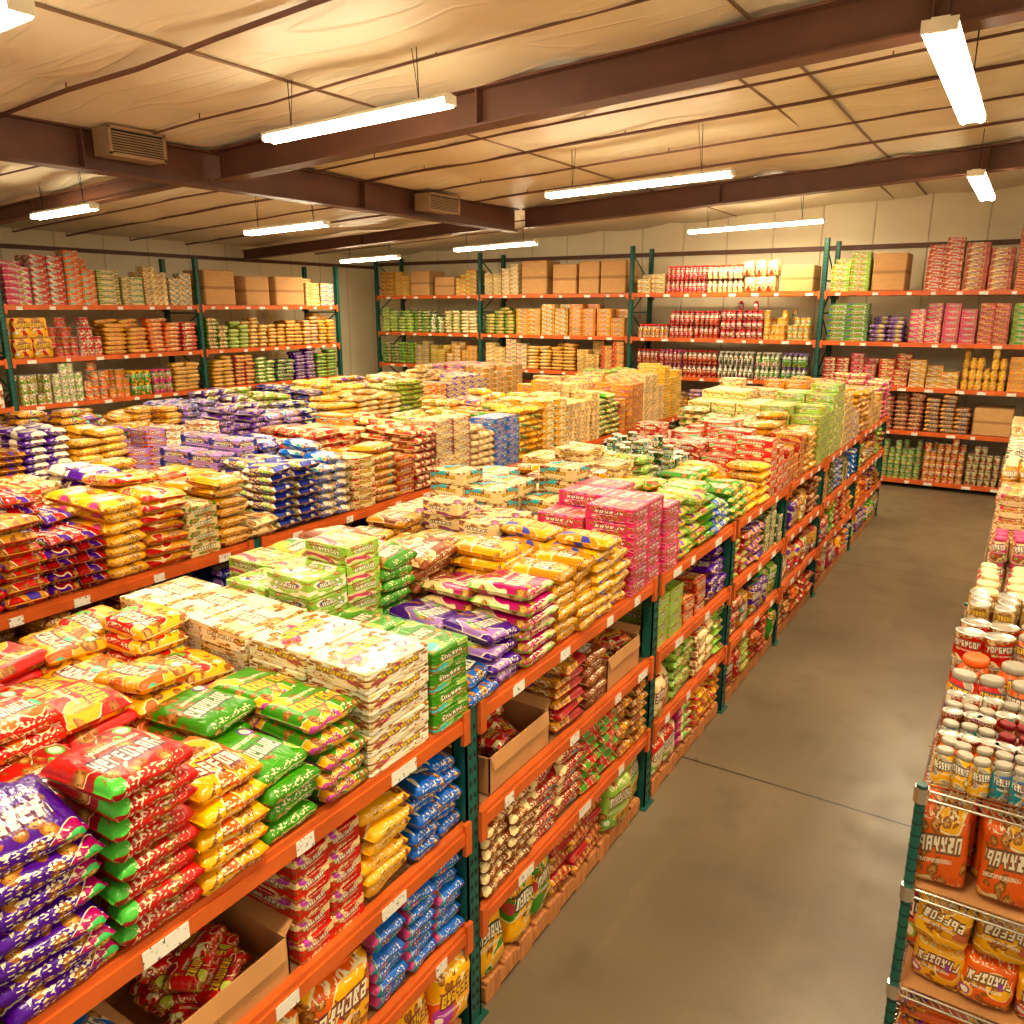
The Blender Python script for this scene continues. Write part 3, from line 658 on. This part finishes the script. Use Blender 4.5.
b=MB();b.box(X0-.2,X1+.2,Y0,Y1+.2,-.1,0);b.obj("floor",[floor_mat()])
def wall_mat(axis):
    m=bpy.data.materials.new("ribbed_wall_panel");t,N,L,b=nt(m);q=NB(N,L)
    tc=N.new("ShaderNodeTexCoord");sp=N.new("ShaderNodeSeparateXYZ");L.new(tc.outputs["Object"],sp.inputs[0])
    n=q.noise(tc.outputs["Object"],1.2,4.)
    c=q.mix(n,lin((232,214,174)),lin((250,238,206)))
    r=q.ss(q.m('PINGPONG',sp.outputs[axis],.45),.02,.0)
    L.new(q.mix(q.m('MULTIPLY',r,.4),c,lin((170,145,108))),b.inputs["Base Color"]);b.inputs["Roughness"].default_value=.5
    bp=N.new("ShaderNodeBump");bp.inputs["Distance"].default_value=.03;bp.inputs["Strength"].default_value=.6;bp.invert=True
    L.new(r,bp.inputs["Height"]);L.new(bp.outputs[0],b.inputs["Normal"]);return m
b=MB();b.box(X0-.2,X1+.2,Y1,Y1+.15,0,5.4);b.obj("wall_back",[wall_mat(0)])
b=MB();b.box(X0-.2,X0,Y0,Y1,0,5.0);b.obj("wall_left",[wall_mat(1)])
b=MB();b.box(X0,X1,Y1-.06,Y1,4.02,4.10);b.obj("trim_1",[M_beam],.004)
b=MB();b.box(X0,X0+.06,Y0,Y1-.07,3.95,4.02);b.obj("trim_2",[M_beam],.004)
def ceil_mat():
    m=bpy.data.materials.new("insulation_blanket");t,N,L,b=nt(m);q=NB(N,L)
    tc=N.new("ShaderNodeTexCoord");mp=N.new("ShaderNodeMapping");mp.inputs["Scale"].default_value=(.6,.9,1);mp.inputs["Rotation"].default_value=(0,0,.5)
    L.new(tc.outputs["Object"],mp.inputs[0])
    n1=q.noise(mp.outputs[0],1.5,2.);n2=q.noise(tc.outputs["Object"],.6,2.)
    c=q.mix(q.ss(n2,.3,.7),lin((230,216,184)),lin((243,232,204)))
    L.new(c,b.inputs["Base Color"]);b.inputs["Roughness"].default_value=.42
    # diagonal folds of the plastic facing
    mp2=N.new("ShaderNodeMapping");mp2.inputs["Scale"].default_value=(.5,3.,1);mp2.inputs["Rotation"].default_value=(0,0,-.6);L.new(tc.outputs["Object"],mp2.inputs[0])
    n3=q.noise(mp2.outputs[0],1.2,1.)
    h=q.m('ADD',n1,q.m('MULTIPLY',q.ss(q.m('ABSOLUTE',q.m('SUBTRACT',n3,.5)),.05,.0),.12))
    bp=N.new("ShaderNodeBump");bp.inputs["Strength"].default_value=.5;bp.inputs["Distance"].default_value=.12
    L.new(h,bp.inputs["Height"]);L.new(bp.outputs[0],b.inputs["Normal"]);return m
nx,ny=200,180;vs=[];fs=[]
for i in range(nx+1):
    for j in range(ny+1):
        x=X0-.2+(X1-X0+.4)*i/nx;y=Y0+(Y1-Y0+.1)*j/ny
        sag=.07*abs(math.sin(math.pi*(x+14.6)/1.6))**.8*(.7+.3*math.sin(y*.9+x))
        vs.append((x,y,cz(x)+.09-sag))
for i in range(nx):
    for j in range(ny):
        a=i*(ny+1)+j;fs.append((a,a+1,a+ny+2,a+ny+1))
me=bpy.data.meshes.new("ceiling");me.from_pydata(vs,[],fs);me.materials.append(ceil_mat());me.polygons.foreach_set("use_smooth",[True]*len(fs));me.update()
o=bpy.data.objects.new("ceiling",me);scene.collection.objects.link(o)
sd=o.modifiers.new("solid",'SOLIDIFY');sd.thickness=.08;sd.offset=1

def ibeam(name,p0,p1,h,w):
    p0=Vector(p0);p1=Vector(p1);d=(p1-p0);s=Vector((-d.y,d.x,0)).normalized();up=Vector((0,0,1))
    b=MB()
    def slab(a0,a1,h0,h1):
        k=len(b.v)
        for p in (p0,p1):
            for (a,hh) in ((a0,h0),(a1,h0),(a1,h1),(a0,h1)): b.v.append(tuple(p+s*a+up*hh))
        for f in ((0,1,2,3),(7,6,5,4),(0,4,5,1),(1,5,6,2),(2,6,7,3),(3,7,4,0)): b.f.append(tuple(k+i for i in f));b.m.append(0)
    slab(-w/2,w/2,0,.018);slab(-w/2,w/2,h-.018,h);slab(-.008,.008,.018,h-.018)
    L_=d.length;n=int(L_/3.)
    for i in range(1,n):
        c=p0+d*(i/n);u=d.normalized()*.006
        for sg in (-1,1):
            k=len(b.v)
            for e in (-1,1):
                for (a,hh) in ((.008,.018),(w/2-.005,.018),(w/2-.005,h-.018),(.008,h-.018)): b.v.append(tuple(c+u*e+s*a*sg+up*hh))
            for f in ((0,1,2,3),(7,6,5,4),(0,4,5,1),(1,5,6,2),(2,6,7,3),(3,7,4,0)): b.f.append(tuple(k+i for i in f));b.m.append(0)
    return b.obj(name,[M_beam])
ibeam("steel_beam",(-7.6,-2.9,4.22),(-7.6,12.0,4.22),.36,.2)
ibeam("steel_beam",(-7.45,6.0,4.28),(5.9,6.0,4.28+.05*13.35),.30,.2)
ibeam("steel_beam",(-7.45,12.1,4.28),(5.9,12.1,4.28+.05*13.35),.30,.2)
ibeam("steel_beam",(-14.5,12.1,3.98),(-7.7,12.1,4.32),.2,.14)
ibeam("steel_beam",(-14.5,6.0,3.98),(-7.7,6.0,4.32),.2,.14)
b=MB()
for i in range(1,13):
    x=X0+1.6*i+.02
    if x<X1: b.rod((x,Y0+.1,cz(x)+.05),(x,Y1-.05,cz(x)+.05),.012,6)
b.obj("ceiling_purlins",[M_pipe])
for (y,r,dz) in ((1.6,.011,.05),(2.6,.016,.06),(3.9,.018,.05),(5.1,.010,.05),(7.4,.012,.05),(8.3,.016,.05),(9.5,.012,.05),(10.7,.016,.05),(13.2,.011,.05),(14.2,.014,.05)):
    b=MB();xs=np.linspace(X0+.05,X1-.1,24)
    pts=[(x,y+.02*math.sin(x*2),cz(x)-dz-.012*abs(math.sin(x*1.9))) for x in xs]
    for p,q_ in zip(pts[:-1],pts[1:]): b.rod(p,q_,r,6)
    for p in pts[::3]: b.rod(p,(p[0],p[1],cz(p[0])+.04),.006,5)
    b.obj("ceiling_conduit",[M_beam])
for x in (-5.2,-2.4,-1.9):
    b=MB();ys=np.linspace(Y0+.1,Y1-.1,20)
    pts=[(x+.02*math.sin(y),y,cz(x)-.02) for y in ys]
    for p,q_ in zip(pts[:-1],pts[1:]): b.rod(p,q_,.013,6)
    b.obj("sprinkler_pipe",[M_pipe])
M_vent=simple("vent_metal",lin((160,132,98)),.5)
def vent(y,L_,h,x=-7.49,z=4.30):
    b=MB();b.box(x,x+.25,y-L_/2,y+L_/2,z,z+h,1)
    b.box(x+.25,x+.252,y-L_/2+.02,y+L_/2-.02,z+.02,z+h-.02,0)
    b.box(x+.25,x+.262,y-L_/2-.01,y+L_/2+.01,z-.01,z+.02,1);b.box(x+.25,x+.262,y-L_/2-.01,y+L_/2+.01,z+h-.02,z+h+.01,1)
    b.box(x+.25,x+.262,y-L_/2-.01,y-L_/2+.02,z,z+h,1);b.box(x+.25,x+.262,y+L_/2-.02,y+L_/2+.01,z,z+h,1)
    n=8
    for i in range(n):
        zz=z+.03+i*(h-.06)/n;b.box(x+.25,x+.266,y-L_/2+.02,y+L_/2-.02,zz,zz+.010,1)
    b.obj("air_vent",[M_slot,M_vent])
vent(4.92,.56,.24,z=4.34);vent(9.6,.7,.22)

# ------------------------------------------------------------ lights
def emat():
    m=bpy.data.materials.new("fluorescent_tube");t,N,L,b=nt(m)
    b.inputs["Emission Color"].default_value=(1,.88,.64,1);b.inputs["Emission Strength"].default_value=38
    b.inputs["Base Color"].default_value=(1,.95,.85,1);return m
M_em=emat()
def lamp(x,y,z,L_,axis='x',power=80,w=.15):
    b=MB()
    b.box(-L_/2,L_/2,-w/2*.4,w/2*.4,.03,.055,0)
    b.box(-L_/2,L_/2,-w/2*.8,w/2*.8,.022,.03,0)
    for s in (-1,1):
        b.rod((-L_/2+.02,s*w*.27,-.006),(L_/2-.02,s*w*.27,-.006),.025,10,1)
        b.box(s*L_/2-.008,s*L_/2+.008,-w/2*.8,w/2*.8,-.02,.045,0)
        h=cz(x+(s*L_*.35 if axis=='x' else 0))-z+.0
        b.rod((s*L_*.35,0,.055),(s*L_*.35,0,h),.004,5,2)
        b.rod((s*L_*.35,0,.055),(s*L_*.35-s*.05,0,h),.003,5,2)
    o=b.obj("fluorescent_light",[M_white,M_em,M_slot])
    o.location=(x,y,z)
    if axis=='y': o.rotation_euler[2]=math.pi/2
    else: o.rotation_euler[1]=-math.atan(.03)
    ld=bpy.data.lights.new("tube_glow",'AREA');ld.shape='RECTANGLE';ld.size=L_*.95;ld.size_y=w;ld.energy=power;ld.color=(1,.84,.56)
    lo=bpy.data.objects.new("tube_glow",ld);scene.collection.objects.link(lo);lo.parent=o;lo.location=(0,0,-.04)
lamp(-4.55,4.9,4.35,1.85);lamp(-3.95,8.7,4.3,2.2);lamp(-4.3,14.4,4.33,2.3);lamp(-8.6,12.9,4.08,1.8);lamp(-8.5,7.8,4.0,1.5)
lamp(-11.3,12.5,3.92,1.5);lamp(-9.8,5.6,4.08,1.25);lamp(-.63,6.35,4.4,2.5,'y',w=.22);lamp(-.78,11.8,4.4,2.4,'y',w=.22)
lamp(-4.85,2.27,4.3,1.5,power=75)
lamp(-.8,1.2,4.5,2.2,'y',power=80);lamp(3.,8.,4.7,2.4,'y');lamp(3.,3.,4.7,2.4,'y')

w=bpy.data.worlds.new("World");scene.world=w;w.use_nodes=True
bg=w.node_tree.nodes["Background"];bg.inputs[0].default_value=(1,.82,.54,1);bg.inputs[1].default_value=.85

cd=bpy.data.cameras.new("Camera");cd.sensor_width=36;cd.lens=28.23;cd.clip_start=.05
co=bpy.data.objects.new("Camera",cd);scene.collection.objects.link(co);co.location=(0,0,3.0)
co.rotation_euler=(math.radians(90-14.3),0,math.radians(32.5));scene.camera=co
scene.view_settings.view_transform='Standard';scene.view_settings.look='None';scene.view_settings.exposure=0.1;scene.view_settings.gamma=.94
